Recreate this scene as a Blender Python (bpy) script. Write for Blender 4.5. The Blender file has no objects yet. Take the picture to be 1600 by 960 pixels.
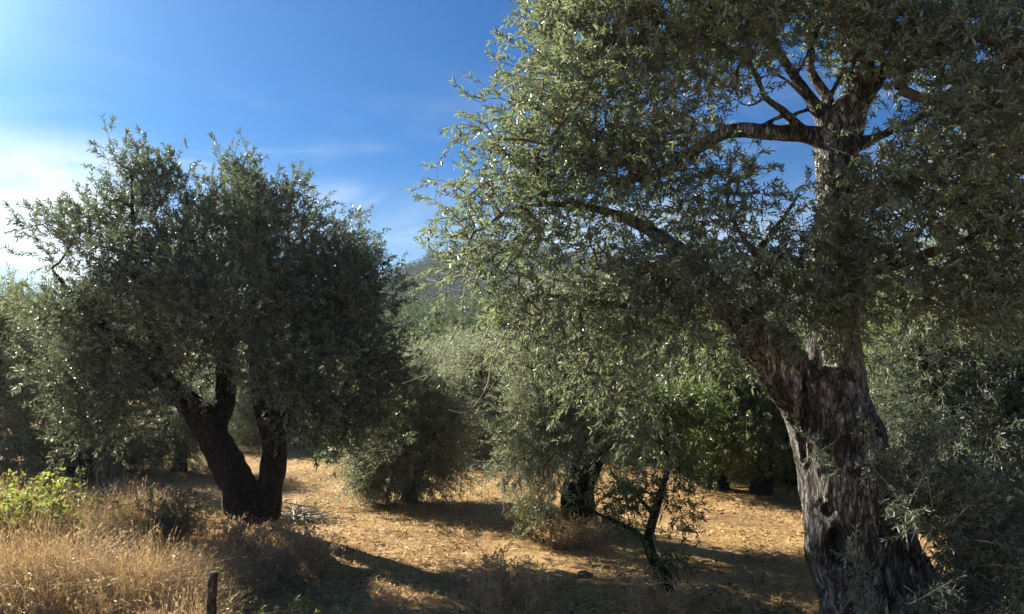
import bpy, math, random
import numpy as np
from mathutils import Vector

SC = bpy.context.scene
COL = SC.collection
RNG = np.random.default_rng(7)
random.seed(7)

# ------------------------------------------------------------------ camera, sky, sun, exposure
CAM_Z, FOC, PITCH = 2.2, 1230.0, math.atan(80 / 1230.0)
cam = bpy.data.cameras.new('camera'); cam_o = bpy.data.objects.new('camera', cam); COL.objects.link(cam_o)
cam.sensor_width = 36.0; cam.lens = 36.0 * FOC / 1600.0
cam.clip_start = 0.05; cam.clip_end = 6000
cam_o.location = (0, 0, CAM_Z); cam_o.rotation_euler = (math.pi / 2 + PITCH, 0, 0)
SC.camera = cam_o

SUN_EL = math.radians(27.5)
SUN_H = Vector((-0.765, 0.645)).normalized()                 # horizontal direction TOWARDS the sun
SUN_V = Vector((SUN_H.x * math.cos(SUN_EL), SUN_H.y * math.cos(SUN_EL), math.sin(SUN_EL)))
sun = bpy.data.lights.new('sun', 'SUN'); sun_o = bpy.data.objects.new('sun', sun); COL.objects.link(sun_o)
sun.energy = 5.0; sun.angle = math.radians(0.5); sun.color = (1.0, 0.92, 0.79)
sun_o.rotation_euler = SUN_V.to_track_quat('Z', 'Y').to_euler()
sun_o.location = (-30, 25, 40)

world = bpy.data.worlds.new('World'); SC.world = world; world.use_nodes = True
wn, wl = world.node_tree.nodes, world.node_tree.links
wn.clear()
w_out = wn.new('ShaderNodeOutputWorld'); w_bg = wn.new('ShaderNodeBackground')
w_sky = wn.new('ShaderNodeTexSky'); w_sky.sky_type = 'NISHITA'; w_sky.sun_disc = False
w_sky.sun_elevation = SUN_EL; w_sky.sun_rotation = math.atan2(SUN_V.x, SUN_V.y)
w_sky.altitude = 200; w_sky.air_density = 1.0; w_sky.dust_density = 0.6; w_sky.ozone_density = 3.0
w_bg.inputs['Strength'].default_value = 0.05
w_tint = wn.new('ShaderNodeMix'); w_tint.data_type = 'RGBA'; w_tint.blend_type = 'MULTIPLY'
w_tint.inputs[0].default_value = 1.0; w_tint.inputs[7].default_value = (0.062, 0.31, 0.57, 1)
wl.new(w_sky.outputs[0], w_tint.inputs[6])
# thin cloud: a bank low on the left and wisps over the horizon, laid out on the sky's directions
w_tc = wn.new('ShaderNodeTexCoord'); w_sep = wn.new('ShaderNodeSeparateXYZ')
wl.new(w_tc.outputs['Generated'], w_sep.inputs[0])
def wmath(op, a, b=None, c=None, clamp=False):
    n = wn.new('ShaderNodeMath'); n.operation = op; n.use_clamp = clamp
    for i, v in enumerate((a, b, c)):
        if v is None: continue
        if isinstance(v, (int, float)): n.inputs[i].default_value = v
        else: wl.new(v, n.inputs[i])
    return n.outputs[0]
def wsmooth(v, a, b):
    n = wn.new('ShaderNodeMapRange'); n.interpolation_type = 'SMOOTHSTEP'
    n.inputs[1].default_value = a; n.inputs[2].default_value = b
    wl.new(v, n.inputs[0]); return n.outputs[0]
w_map = wn.new('ShaderNodeMapping'); w_map.inputs['Scale'].default_value = (3.0, 3.0, 11.0)
w_map.inputs['Rotation'].default_value = (0.0, 0.22, 0.0)
wl.new(w_tc.outputs['Generated'], w_map.inputs[0])
w_n = wn.new('ShaderNodeTexNoise'); w_n.inputs['Scale'].default_value = 1.3; w_n.inputs['Detail'].default_value = 7
w_n.inputs['Roughness'].default_value = 0.55; w_n.inputs['Distortion'].default_value = 0.6
wl.new(w_map.outputs[0], w_n.inputs['Vector'])
nz = w_n.outputs['Fac']
X, Y, Z = w_sep.outputs
left = wsmooth(X, -0.37, -0.455)
low = wsmooth(Z, 0.265, 0.195)
bank = wmath('MULTIPLY', wmath('MULTIPLY', left, low), wsmooth(nz, 0.22, 0.50))
wisp = wmath('MULTIPLY', wmath('MULTIPLY', wsmooth(nz, 0.40, 0.72), wsmooth(Z, 0.38, 0.12)), 0.55)
veil = wmath('MULTIPLY', wsmooth(Z, 0.27, 0.05), 0.30)
cl = wmath('MAXIMUM', wmath('MULTIPLY', bank, 0.95), wmath('ADD', wisp, veil, clamp=True))
w_mix = wn.new('ShaderNodeMix'); w_mix.data_type = 'RGBA'
wl.new(cl, w_mix.inputs[0]); wl.new(w_tint.outputs[2], w_mix.inputs[6])
w_dot = wn.new('ShaderNodeVectorMath'); w_dot.operation = 'DOT_PRODUCT'; w_dot.inputs[1].default_value = SUN_V
wl.new(w_tc.outputs['Generated'], w_dot.inputs[0]); w_c = wmath('MAXIMUM', w_dot.outputs['Value'], 0.0)
glow = wmath('ADD', wmath('MULTIPLY', wmath('POWER', w_c, 10.0), 1.3), wmath('MULTIPLY', wmath('POWER', w_c, 60.0), 16.0))   # hazy aureole round the sun, added for leaf sheen and neutral fill
w_gl = wn.new('ShaderNodeVectorMath'); w_gl.operation = 'SCALE'; w_gl.inputs[0].default_value = (0.86, 0.97, 1.0); wl.new(glow, w_gl.inputs['Scale'])
w_add = wn.new('ShaderNodeMix'); w_add.data_type = 'RGBA'; w_add.blend_type = 'ADD'; w_add.inputs[0].default_value = 1.0
wl.new(w_mix.outputs[2], w_add.inputs[6]); wl.new(w_gl.outputs[0], w_add.inputs[7])
w_mix.inputs[7].default_value = (5.2, 5.9, 6.3, 1)
wl.new(w_add.outputs[2], w_bg.inputs['Color']); wl.new(w_bg.outputs[0], w_out.inputs['Surface'])

SC.view_settings.view_transform = 'Standard'; SC.view_settings.look = 'None'
SC.view_settings.exposure = 1.85; SC.view_settings.gamma = 1.0
SC.view_settings.use_curve_mapping = False
SC.render.engine = 'CYCLES'
SC.cycles.max_bounces = 6; SC.cycles.diffuse_bounces = 3; SC.cycles.glossy_bounces = 2
SC.cycles.transmission_bounces = 3; SC.cycles.volume_bounces = 0
SC.cycles.use_denoising = True

# ------------------------------------------------------------------ helpers
def at(px, py, d):
    """world point on the photo ray (px, py) at ground distance d"""
    u, v = (px - 800) / FOC, (480 - py) / FOC
    y = math.cos(PITCH) - v * math.sin(PITCH); z = v * math.cos(PITCH) + math.sin(PITCH)
    return np.array([u / y * d, d, CAM_Z + z / y * d])

def nrm(v):
    return v / np.maximum(np.linalg.norm(v, axis=-1, keepdims=True), 1e-9)

def hash3(i):
    i = i.astype(np.int64)
    h = (i[..., 0] * 73856093) ^ (i[..., 1] * 19349663) ^ (i[..., 2] * 83492791)
    h = (h ^ (h >> 13)) * 1274126177 & 0x7fffffff
    h = (h ^ (h >> 16)) * 668265263 & 0x7fffffff
    return ((h ^ (h >> 11)) & 0xffff) / 65535.0

def vnoise(P):
    P = np.asarray(P, float); i = np.floor(P); f = P - i; f = f * f * (3 - 2 * f); r = 0
    for dx in (0, 1):
        for dy in (0, 1):
            for dz in (0, 1):
                w = (f[..., 0] if dx else 1 - f[..., 0]) * (f[..., 1] if dy else 1 - f[..., 1]) * (f[..., 2] if dz else 1 - f[..., 2])
                r = r + w * hash3(i + np.array([dx, dy, dz]))
    return r

def fbm(P, o=3):
    r = 0; a = 0.5; P = np.asarray(P, float)
    for k in range(o):
        r = r + a * vnoise(P * (2 ** k) + 17.3 * k); a *= 0.5
    return r / (1 - 0.5 ** o)

def sstep(a, b, x):
    t = np.clip((x - a) / (b - a), 0, 1); return t * t * (3 - 2 * t)

def quads_mesh(name, V, F, rnd=None, smooth=False):
    me = bpy.data.meshes.new(name)
    V = np.asarray(V, np.float32).reshape(-1, 3); F = np.asarray(F, np.int32); n, k = F.shape
    me.vertices.add(len(V)); me.vertices.foreach_set('co', V.ravel())
    me.loops.add(n * k); me.loops.foreach_set('vertex_index', F.ravel())
    me.polygons.add(n); me.polygons.foreach_set('loop_start', np.arange(0, n * k, k, dtype=np.int32))
    if smooth: me.polygons.foreach_set('use_smooth', np.ones(n, bool))
    if rnd is not None:
        a = me.attributes.new('rnd', 'FLOAT', 'FACE'); a.data.foreach_set('value', np.asarray(rnd, np.float32))
    me.update(calc_edges=True)
    return me

def link(name, me, mat=None, parent=None, loc=None):
    o = bpy.data.objects.new(name, me); COL.objects.link(o)
    if me is not None and mat is not None: me.materials.append(mat)
    if parent is not None: o.parent = parent
    if loc is not None: o.location = loc
    return o

def tag(o, label=None, cat=None, group=None, kind=None):
    if label: o['label'] = label
    if cat: o['category'] = cat
    if group: o['group'] = group
    if kind: o['kind'] = kind
    return o

def copy_tree(o, parent=None):
    c = o.copy(); COL.objects.link(c)
    if parent is not None: c.parent = parent
    for ch in list(o.children): copy_tree(ch, c)
    return c

# ------------------------------------------------------------------ materials
def new_mat(name):
    m = bpy.data.materials.new(name); m.use_nodes = True
    return m, m.node_tree.nodes, m.node_tree.links, m.node_tree.nodes['Principled BSDF']

def ramp(nodes, stops):
    r = nodes.new('ShaderNodeValToRGB'); e = r.color_ramp.elements
    e[0].position, e[0].color = stops[0][0], (*stops[0][1], 1)
    e[1].position, e[1].color = stops[-1][0], (*stops[-1][1], 1)
    for p, c in stops[1:-1]:
        x = e.new(p); x.color = (*c, 1)
    return r

def leaf_mat(name, stops, under, trans, tfac=0.25, rough=0.42, spec=0.5):
    m, n, l, b = new_mat(name)
    at_ = n.new('ShaderNodeAttribute'); at_.attribute_name = 'rnd'
    r = ramp(n, stops); l.new(at_.outputs['Fac'], r.inputs[0])
    oi = n.new('ShaderNodeObjectInfo')
    hs = n.new('ShaderNodeHueSaturation')
    mr = n.new('ShaderNodeMapRange'); mr.inputs[3].default_value = 0.85; mr.inputs[4].default_value = 1.2
    l.new(oi.outputs['Random'], mr.inputs[0]); l.new(mr.outputs[0], hs.inputs['Value']); l.new(r.outputs[0], hs.inputs['Color'])
    g = n.new('ShaderNodeNewGeometry'); mx = n.new('ShaderNodeMix'); mx.data_type = 'RGBA'
    l.new(g.outputs['Backfacing'], mx.inputs[0]); l.new(hs.outputs[0], mx.inputs[6]); mx.inputs[7].default_value = (*under, 1)
    l.new(mx.outputs[2], b.inputs['Base Color'])
    b.inputs['Roughness'].default_value = rough; b.inputs['Specular IOR Level'].default_value = spec
    t = n.new('ShaderNodeBsdfTranslucent'); t.inputs['Color'].default_value = (*trans, 1)
    ms = n.new('ShaderNodeMixShader'); ms.inputs[0].default_value = tfac
    l.new(b.outputs[0], ms.inputs[1]); l.new(t.outputs[0], ms.inputs[2])
    l.new(ms.outputs[0], n['Material Output'].inputs['Surface'])
    return m

OLIVE = [(0.0, (0.028, 0.046, 0.027)), (0.45, (0.054, 0.078, 0.044)), (0.9, (0.105, 0.130, 0.070)),
         (0.965, (0.13, 0.12, 0.05)), (0.985, (0.42, 0.27, 0.04)), (1.0, (0.50, 0.30, 0.05))]
M_leaf = leaf_mat('olive_leaf', OLIVE, (0.19, 0.25, 0.212), (0.27, 0.325, 0.14), 0.32, 0.44, 0.6)
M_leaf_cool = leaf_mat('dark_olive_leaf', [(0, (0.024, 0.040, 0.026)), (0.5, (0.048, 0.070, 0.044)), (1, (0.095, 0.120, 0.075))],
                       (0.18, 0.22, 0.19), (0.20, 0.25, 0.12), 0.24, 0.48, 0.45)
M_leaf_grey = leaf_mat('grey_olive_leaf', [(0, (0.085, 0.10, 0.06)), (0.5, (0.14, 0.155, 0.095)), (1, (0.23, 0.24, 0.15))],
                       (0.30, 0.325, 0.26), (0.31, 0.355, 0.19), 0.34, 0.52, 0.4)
M_leaf_far = leaf_mat('olive_leaf_far', [(0, (0.045, 0.058, 0.026)), (0.5, (0.075, 0.092, 0.042)), (1, (0.13, 0.145, 0.065))],
                      (0.21, 0.245, 0.185), (0.30, 0.34, 0.12), 0.30, 0.55, 0.35)
M_wood = leaf_mat('far_wood_leaf', [(0, (0.030, 0.048, 0.018)), (0.5, (0.056, 0.082, 0.032)), (1, (0.105, 0.132, 0.055))],
                  (0.06, 0.075, 0.05), (0.08, 0.11, 0.04), 0.15, 0.8, 0.1)
M_slope = leaf_mat('slope_leaf', [(0, (0.040, 0.056, 0.026)), (0.5, (0.075, 0.096, 0.046)), (1, (0.14, 0.16, 0.08))],
                   (0.10, 0.12, 0.07), (0.14, 0.18, 0.06), 0.2, 0.8, 0.1)
M_leaf_green = leaf_mat('green_leaf', [(0, (0.040, 0.066, 0.024)), (0.5, (0.075, 0.112, 0.038)), (1, (0.13, 0.175, 0.06))],
                        (0.10, 0.13, 0.06), (0.19, 0.26, 0.05), 0.26, 0.42)
M_leaf_lime = leaf_mat('lime_leaf', [(0, (0.07, 0.095, 0.022)), (0.5, (0.12, 0.145, 0.032)), (1, (0.22, 0.215, 0.05))],
                        (0.16, 0.18, 0.08), (0.34, 0.38, 0.07), 0.36, 0.45)
M_weed = leaf_mat('weed_leaf', [(0, (0.10, 0.10, 0.045)), (0.5, (0.17, 0.155, 0.07)), (1, (0.27, 0.22, 0.10))],
                  (0.20, 0.19, 0.10), (0.26, 0.24, 0.07), 0.25, 0.6, 0.3)
M_dry = leaf_mat('dry_stalk', [(0, (0.21, 0.125, 0.062)), (0.45, (0.45, 0.295, 0.150)), (0.85, (0.64, 0.47, 0.27)), (1, (0.74, 0.64, 0.47))],
                 (0.45, 0.33, 0.18), (0.50, 0.35, 0.16), 0.28, 0.6, 0.3)
M_dead = leaf_mat('dead_leaf', [(0, (0.085, 0.060, 0.035)), (0.5, (0.17, 0.125, 0.075)), (1, (0.33, 0.25, 0.15))],
                  (0.22, 0.17, 0.10), (0.22, 0.14, 0.06), 0.15, 0.65, 0.3)
M_straw = leaf_mat('straw', [(0, (0.20, 0.12, 0.06)), (0.4, (0.44, 0.295, 0.125)), (0.8, (0.62, 0.435, 0.19)), (1, (0.74, 0.59, 0.35))],
                   (0.5, 0.33, 0.13), (0.45, 0.29, 0.10), 0.12, 0.6, 0.3)

def bark_mat(name, dark, mid, light, light_amt=0.5, scale=1.0):
    m, n, l, b = new_mat(name)
    tc = n.new('ShaderNodeTexCoord')
    mp = n.new('ShaderNodeMapping'); mp.inputs['Scale'].default_value = (14 * scale, 14 * scale, 3.2 * scale)
    l.new(tc.outputs['Object'], mp.inputs[0])
    nz1 = n.new('ShaderNodeTexNoise'); nz1.inputs['Scale'].default_value = 1.6; nz1.inputs['Detail'].default_value = 8
    nz1.inputs['Roughness'].default_value = 0.68; nz1.inputs['Distortion'].default_value = 0.8
    l.new(mp.outputs[0], nz1.inputs['Vector'])
    mp2 = n.new('ShaderNodeMapping'); mp2.inputs['Scale'].default_value = (17 * scale, 17 * scale, 4.2 * scale)
    l.new(tc.outputs['Object'], mp2.inputs[0])
    vo = n.new('ShaderNodeTexNoise'); vo.inputs['Scale'].default_value = 1.0; vo.inputs['Detail'].default_value = 5
    vo.inputs['Roughness'].default_value = 0.6; vo.inputs['Distortion'].default_value = 0.5
    l.new(mp2.outputs[0], vo.inputs['Vector'])
    ab = n.new('ShaderNodeMath'); ab.operation = 'SUBTRACT'; ab.inputs[1].default_value = 0.5; l.new(vo.outputs['Fac'], ab.inputs[0])
    ab2 = n.new('ShaderNodeMath'); ab2.operation = 'ABSOLUTE'; l.new(ab.outputs[0], ab2.inputs[0])
    nz2 = n.new('ShaderNodeTexNoise'); nz2.inputs['Scale'].default_value = 1.0; nz2.inputs['Detail'].default_value = 6
    mp3 = n.new('ShaderNodeMapping'); mp3.inputs['Scale'].default_value = (6, 6, 2.8); l.new(tc.outputs['Object'], mp3.inputs[0]); l.new(mp3.outputs[0], nz2.inputs['Vector'])
    r1 = ramp(n, [(0.30, dark), (0.52, mid), (0.74, light)]); l.new(nz1.outputs['Fac'], r1.inputs[0])
    r2 = ramp(n, [(0.46, (0, 0, 0)), (0.62, (1, 1, 1))]); l.new(nz2.outputs['Fac'], r2.inputs[0])
    mul = n.new('ShaderNodeMath'); mul.operation = 'MULTIPLY'; mul.inputs[1].default_value = light_amt; l.new(r2.outputs[0], mul.inputs[0])
    mx = n.new('ShaderNodeMix'); mx.data_type = 'RGBA'; l.new(mul.outputs[0], mx.inputs[0]); l.new(r1.outputs[0], mx.inputs[6])
    mx.inputs[7].default_value = (*light, 1)
    mp4 = n.new('ShaderNodeMapping'); mp4.inputs['Scale'].default_value = (38, 38, 13); l.new(tc.outputs['Object'], mp4.inputs[0])
    vo2 = n.new('ShaderNodeTexVoronoi'); vo2.feature = 'DISTANCE_TO_EDGE'; vo2.inputs['Scale'].default_value = 1.0
    wob = n.new('ShaderNodeVectorMath'); wob.operation = 'ADD'; l.new(mp4.outputs[0], wob.inputs[0]); l.new(nz1.outputs['Color'], wob.inputs[1]); l.new(wob.outputs[0], vo2.inputs['Vector'])
    pl = n.new('ShaderNodeMapRange'); pl.inputs[1].default_value = 0.0; pl.inputs[2].default_value = 0.22; pl.inputs[3].default_value = 0.55; l.new(vo2.outputs['Distance'], pl.inputs[0])
    crack = n.new('ShaderNodeMapRange'); crack.inputs[1].default_value = 0.0; crack.inputs[2].default_value = 0.07
    l.new(ab2.outputs[0], crack.inputs[0])
    mx2 = n.new('ShaderNodeMix'); mx2.data_type = 'RGBA'; l.new(crack.outputs[0], mx2.inputs[0])
    mx2.inputs[6].default_value = (*dark, 1); l.new(mx.outputs[2], mx2.inputs[7])
    mx3 = n.new('ShaderNodeMix'); mx3.data_type = 'RGBA'; mx3.blend_type = 'MULTIPLY'; mx3.inputs[0].default_value = 0.8
    l.new(mx2.outputs[2], mx3.inputs[6]); l.new(pl.outputs[0], mx3.inputs[7])
    l.new(mx3.outputs[2], b.inputs['Base Color']); b.inputs['Roughness'].default_value = 0.88
    b.inputs['Specular IOR Level'].default_value = 0.25
    add = n.new('ShaderNodeMath'); add.operation = 'ADD'; l.new(crack.outputs[0], add.inputs[0]); l.new(pl.outputs[0], add.inputs[1])
    bp = n.new('ShaderNodeBump'); bp.inputs['Strength'].default_value = 1.0; bp.inputs['Distance'].default_value = 0.05
    l.new(add.outputs[0], bp.inputs['Height']); l.new(bp.outputs[0], b.inputs['Normal'])
    return m
M_bark = bark_mat('olive_bark', (0.038, 0.032, 0.027), (0.205, 0.180, 0.155), (0.54, 0.51, 0.46), 0.95)  # pale blotches: light grey bark, partly dappled sun painted into the colour
M_bark_dark = bark_mat('dark_bark', (0.018, 0.013, 0.011), (0.055, 0.042, 0.034), (0.13, 0.105, 0.085), 0.25)
M_bark_grey = bark_mat('grey_bark', (0.05, 0.042, 0.035), (0.16, 0.14, 0.12), (0.34, 0.31, 0.27), 0.4)

def plain_mat(name, col, rough=0.8):
    m, n, l, b = new_mat(name)
    tc = n.new('ShaderNodeTexCoord'); nz = n.new('ShaderNodeTexNoise'); nz.inputs['Scale'].default_value = 9; nz.inputs['Detail'].default_value = 5
    l.new(tc.outputs['Object'], nz.inputs['Vector'])
    r = ramp(n, [(0.3, tuple(c * 0.55 for c in col)), (0.7, tuple(min(1, c * 1.35) for c in col))]); l.new(nz.outputs['Fac'], r.inputs[0])
    l.new(r.outputs[0], b.inputs['Base Color']); b.inputs['Roughness'].default_value = rough; b.inputs['Specular IOR Level'].default_value = 0.25
    return m
M_twig = plain_mat('twig_bark', (0.11, 0.092, 0.072))
M_twig_pale = plain_mat('pale_twig', (0.36, 0.32, 0.26))

# ------------------------------------------------------------------ terrain
def ground_h(x, y):
    P = np.stack([x, y, np.zeros_like(x)], -1)
    h = (fbm(P * 0.35, 2) - 0.5) * 0.16 + (fbm(P * 1.7 + 5, 2) - 0.5) * 0.05
    h = h * sstep(0, 5, np.abs(y) + 2)
    h = h + 0.55 * (1 - sstep(1.0, 4.6, y))                          # the verge the photographer stands on
    h = h + 0.18 * sstep(-1.0, -3.5, x) * sstep(11.0, 7.0, y)
    r = np.hypot(x, y)
    h = h + 9.5 * sstep(48, 150, y) + 0.0 * r
    h = h + (33.0 * np.exp(-((x + 8) / 52.0) ** 2) + 27.0 * np.exp(-((x - 95) / 60.0) ** 2)) * sstep(150, 310, y)
    return h

def build_ground():
    t = np.linspace(-1, 1, 261); gx = np.sinh(t * 5.6) / math.sinh(5.6) * 420
    s = np.linspace(0, 1, 301); gy = -40 + np.sinh(s * 0.0) + 0
    gy = np.concatenate([np.linspace(-50, 2, 20), 2 + (np.exp(np.linspace(0, 1, 300)[1:] * 5.6) - 1) / (math.exp(5.6) - 1) * 440])
    XX, YY = np.meshgrid(gx, gy); ZZ = ground_h(XX, YY)
    V = np.stack([XX, YY, ZZ], -1).reshape(-1, 3); nx, ny = len(gx), len(gy)
    i = np.arange((ny - 1) * nx).reshape(ny - 1, nx)[:, :-1].ravel()
    F = np.stack([i, i + 1, i + nx + 1, i + nx], -1)
    me = quads_mesh('ground', V, F, smooth=True)
    m, n, l, b = new_mat('dry_field')
    tc = n.new('ShaderNodeTexCoord')
    def noise(sc, det, vec=None, rough=0.6):
        z = n.new('ShaderNodeTexNoise'); z.inputs['Scale'].default_value = sc; z.inputs['Detail'].default_value = det
        z.inputs['Roughness'].default_value = rough
        l.new(vec if vec is not None else tc.outputs['Object'], z.inputs['Vector']); return z
    big = noise(0.55, 4); fine = noise(14, 6, rough=0.7)
    mp = n.new('ShaderNodeMapping'); mp.inputs['Scale'].default_value = (20, 70, 30); mp.inputs['Rotation'].default_value = (0, 0, 0.4)
    l.new(tc.outputs['Object'], mp.inputs[0]); fib = noise(1.0, 4, mp.outputs[0])
    rb = ramp(n, [(0.30, (0.22, 0.130, 0.065)), (0.46, (0.38, 0.250, 0.115)), (0.62, (0.54, 0.380, 0.185))]); l.new(big.outputs['Fac'], rb.inputs[0])
    rf = ramp(n, [(0.28, (0.45, 0.42, 0.40)), (0.50, (0.95, 0.93, 0.9)), (0.72, (1.45, 1.42, 1.35))]); l.new(fine.outputs['Fac'], rf.inputs[0])
    rg = ramp(n, [(0.32, (0.6, 0.58, 0.55)), (0.62, (1.25, 1.22, 1.15))]); l.new(fib.outputs['Fac'], rg.inputs[0])
    m1 = n.new('ShaderNodeMix'); m1.data_type = 'RGBA'; m1.blend_type = 'MULTIPLY'; m1.inputs[0].default_value = 0.8
    l.new(rb.outputs[0], m1.inputs[6]); l.new(rf.outputs[0], m1.inputs[7])
    m2 = n.new('ShaderNodeMix'); m2.data_type = 'RGBA'; m2.blend_type = 'MULTIPLY'; m2.inputs[0].default_value = 0.7
    l.new(m1.outputs[2], m2.inputs[6]); l.new(rg.outputs[0], m2.inputs[7])
    # beyond the grove the slopes are scrub
    sp = n.new('ShaderNodeSeparateXYZ'); l.new(tc.outputs['Object'], sp.inputs[0])
    far = n.new('ShaderNodeMapRange'); far.inputs[1].default_value = 45; far.inputs[2].default_value = 75; l.new(sp.outputs['Y'], far.inputs[0])
    scr = noise(0.35, 5); rs = ramp(n, [(0.35, (0.04, 0.052, 0.025)), (0.65, (0.10, 0.115, 0.055))]); l.new(scr.outputs['Fac'], rs.inputs[0])
    m3 = n.new('ShaderNodeMix'); m3.data_type = 'RGBA'; l.new(far.outputs[0], m3.inputs[0]); l.new(m2.outputs[2], m3.inputs[6]); l.new(rs.outputs[0], m3.inputs[7])
    l.new(m3.outputs[2], b.inputs['Base Color']); b.inputs['Roughness'].default_value = 0.95; b.inputs['Specular IOR Level'].default_value = 0.1
    ad = n.new('ShaderNodeMath'); ad.operation = 'ADD'; l.new(fine.outputs['Fac'], ad.inputs[0]); l.new(fib.outputs['Fac'], ad.inputs[1])
    bp = n.new('ShaderNodeBump'); bp.inputs['Strength'].default_value = 0.9; bp.inputs['Distance'].default_value = 0.05
    l.new(ad.outputs[0], bp.inputs['Height']); l.new(bp.outputs[0], b.inputs['Normal'])
    o = link('ground', me, m); tag(o, kind='structure')
    return o
build_ground()

def gz(x, y):
    return float(ground_h(np.array([float(x)]), np.array([float(y)]))[0])

# ------------------------------------------------------------------ plant geometry
def leaf_geo(P, D, N, L, W, two=True, fold=0.12, curl=0.10):
    """lanceolate leaves folded along the midrib; two quads each (one when far)"""
    D = nrm(D); N = nrm(N - (N * D).sum(-1, keepdims=True) * D); S = np.cross(N, D)
    L = L[:, None]; W = W[:, None]; n = len(P)
    tip = P + D * L - N * L * curl
    if two:
        up = N * W * fold * 2
        R1 = P + D * L * .28 - S * W * .46 + up; R2 = P + D * L * .66 - S * W * .42 + up - N * L * curl * .4
        L1 = P + D * L * .28 + S * W * .46 + up; L2 = P + D * L * .66 + S * W * .42 + up - N * L * curl * .4
        V = np.stack([P, R1, R2, tip, L2, L1], 1).reshape(-1, 3)
        b = np.arange(n)[:, None] * 6
        F = np.stack([b + [0, 1, 2, 3], b + [0, 3, 4, 5]], 1).reshape(-1, 4)
        return V, F, 2
    up = N * W * fold
    V = np.stack([P, P + D * L * .45 - S * W * .55 + up, tip, P + D * L * .45 + S * W * .55 + up], 1).reshape(-1, 3)
    F = np.arange(n * 4).reshape(-1, 4)
    return V, F, 1

def frusta(A, B, ra, rb, k):
    """separate k-sided tapering sticks between A and B"""
    D = nrm(B - A); ref = np.where(np.abs(D[:, 2:3]) > 0.9, [[1., 0, 0]], [[0, 0, 1.]])
    U = nrm(np.cross(D, ref)); W = np.cross(D, U)
    a = np.arange(k) * 2 * math.pi / k
    ring = U[:, None] * np.cos(a)[None, :, None] + W[:, None] * np.sin(a)[None, :, None]
    V = np.concatenate([A[:, None] + ring * ra[:, None, None], B[:, None] + ring * rb[:, None, None]], 1)
    n = len(A); b = np.arange(n)[:, None, None] * 2 * k; j = np.arange(k); j2 = (j + 1) % k
    F = b + np.stack([j, j2, j2 + k, j + k], -1)[None]
    return V.reshape(-1, 3), F.reshape(-1, 4)

def catmull(P, R, m=6):
    P = np.asarray(P, float); R = np.asarray(R, float)
    if len(P) < 2: return P, R
    E = np.vstack([2 * P[0] - P[1], P, 2 * P[-1] - P[-2]]); out = []; rr = []
    for i in range(len(P) - 1):
        for t in np.linspace(0, 1, m, endpoint=False):
            a, b, c, d = E[i], E[i + 1], E[i + 2], E[i + 3]
            out.append(0.5 * ((2 * b) + (c - a) * t + (2 * a - 5 * b + 4 * c - d) * t * t + (3 * b - a - 3 * c + d) * t ** 3))
            rr.append(R[i] * (1 - t) + R[i + 1] * t)
    out.append(P[-1]); rr.append(R[-1])
    return np.array(out), np.array(rr)

def tube(P, R, k=12):
    """closed tube along a polyline"""
    T = nrm(np.gradient(P, axis=0)); U = np.cross(T[0], [0.3, 0.9, 0.2]); U /= np.linalg.norm(U); V = []
    a = np.arange(k) * 2 * math.pi / k
    for i in range(len(P)):
        U = U - T[i] * (U @ T[i]); U /= np.linalg.norm(U); W = np.cross(T[i], U)
        V.append(P[i] + (np.cos(a)[:, None] * U + np.sin(a)[:, None] * W) * R[i])
    V = np.concatenate(V); n = len(P); F = []
    for i in range(n - 1):
        for j in range(k):
            j2 = (j + 1) % k; F.append((i * k + j, i * k + j2, (i + 1) * k + j2, (i + 1) * k + j))
    return V, F, [list(range(k))[::-1], [(n - 1) * k + j for j in range(k)]]

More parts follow.
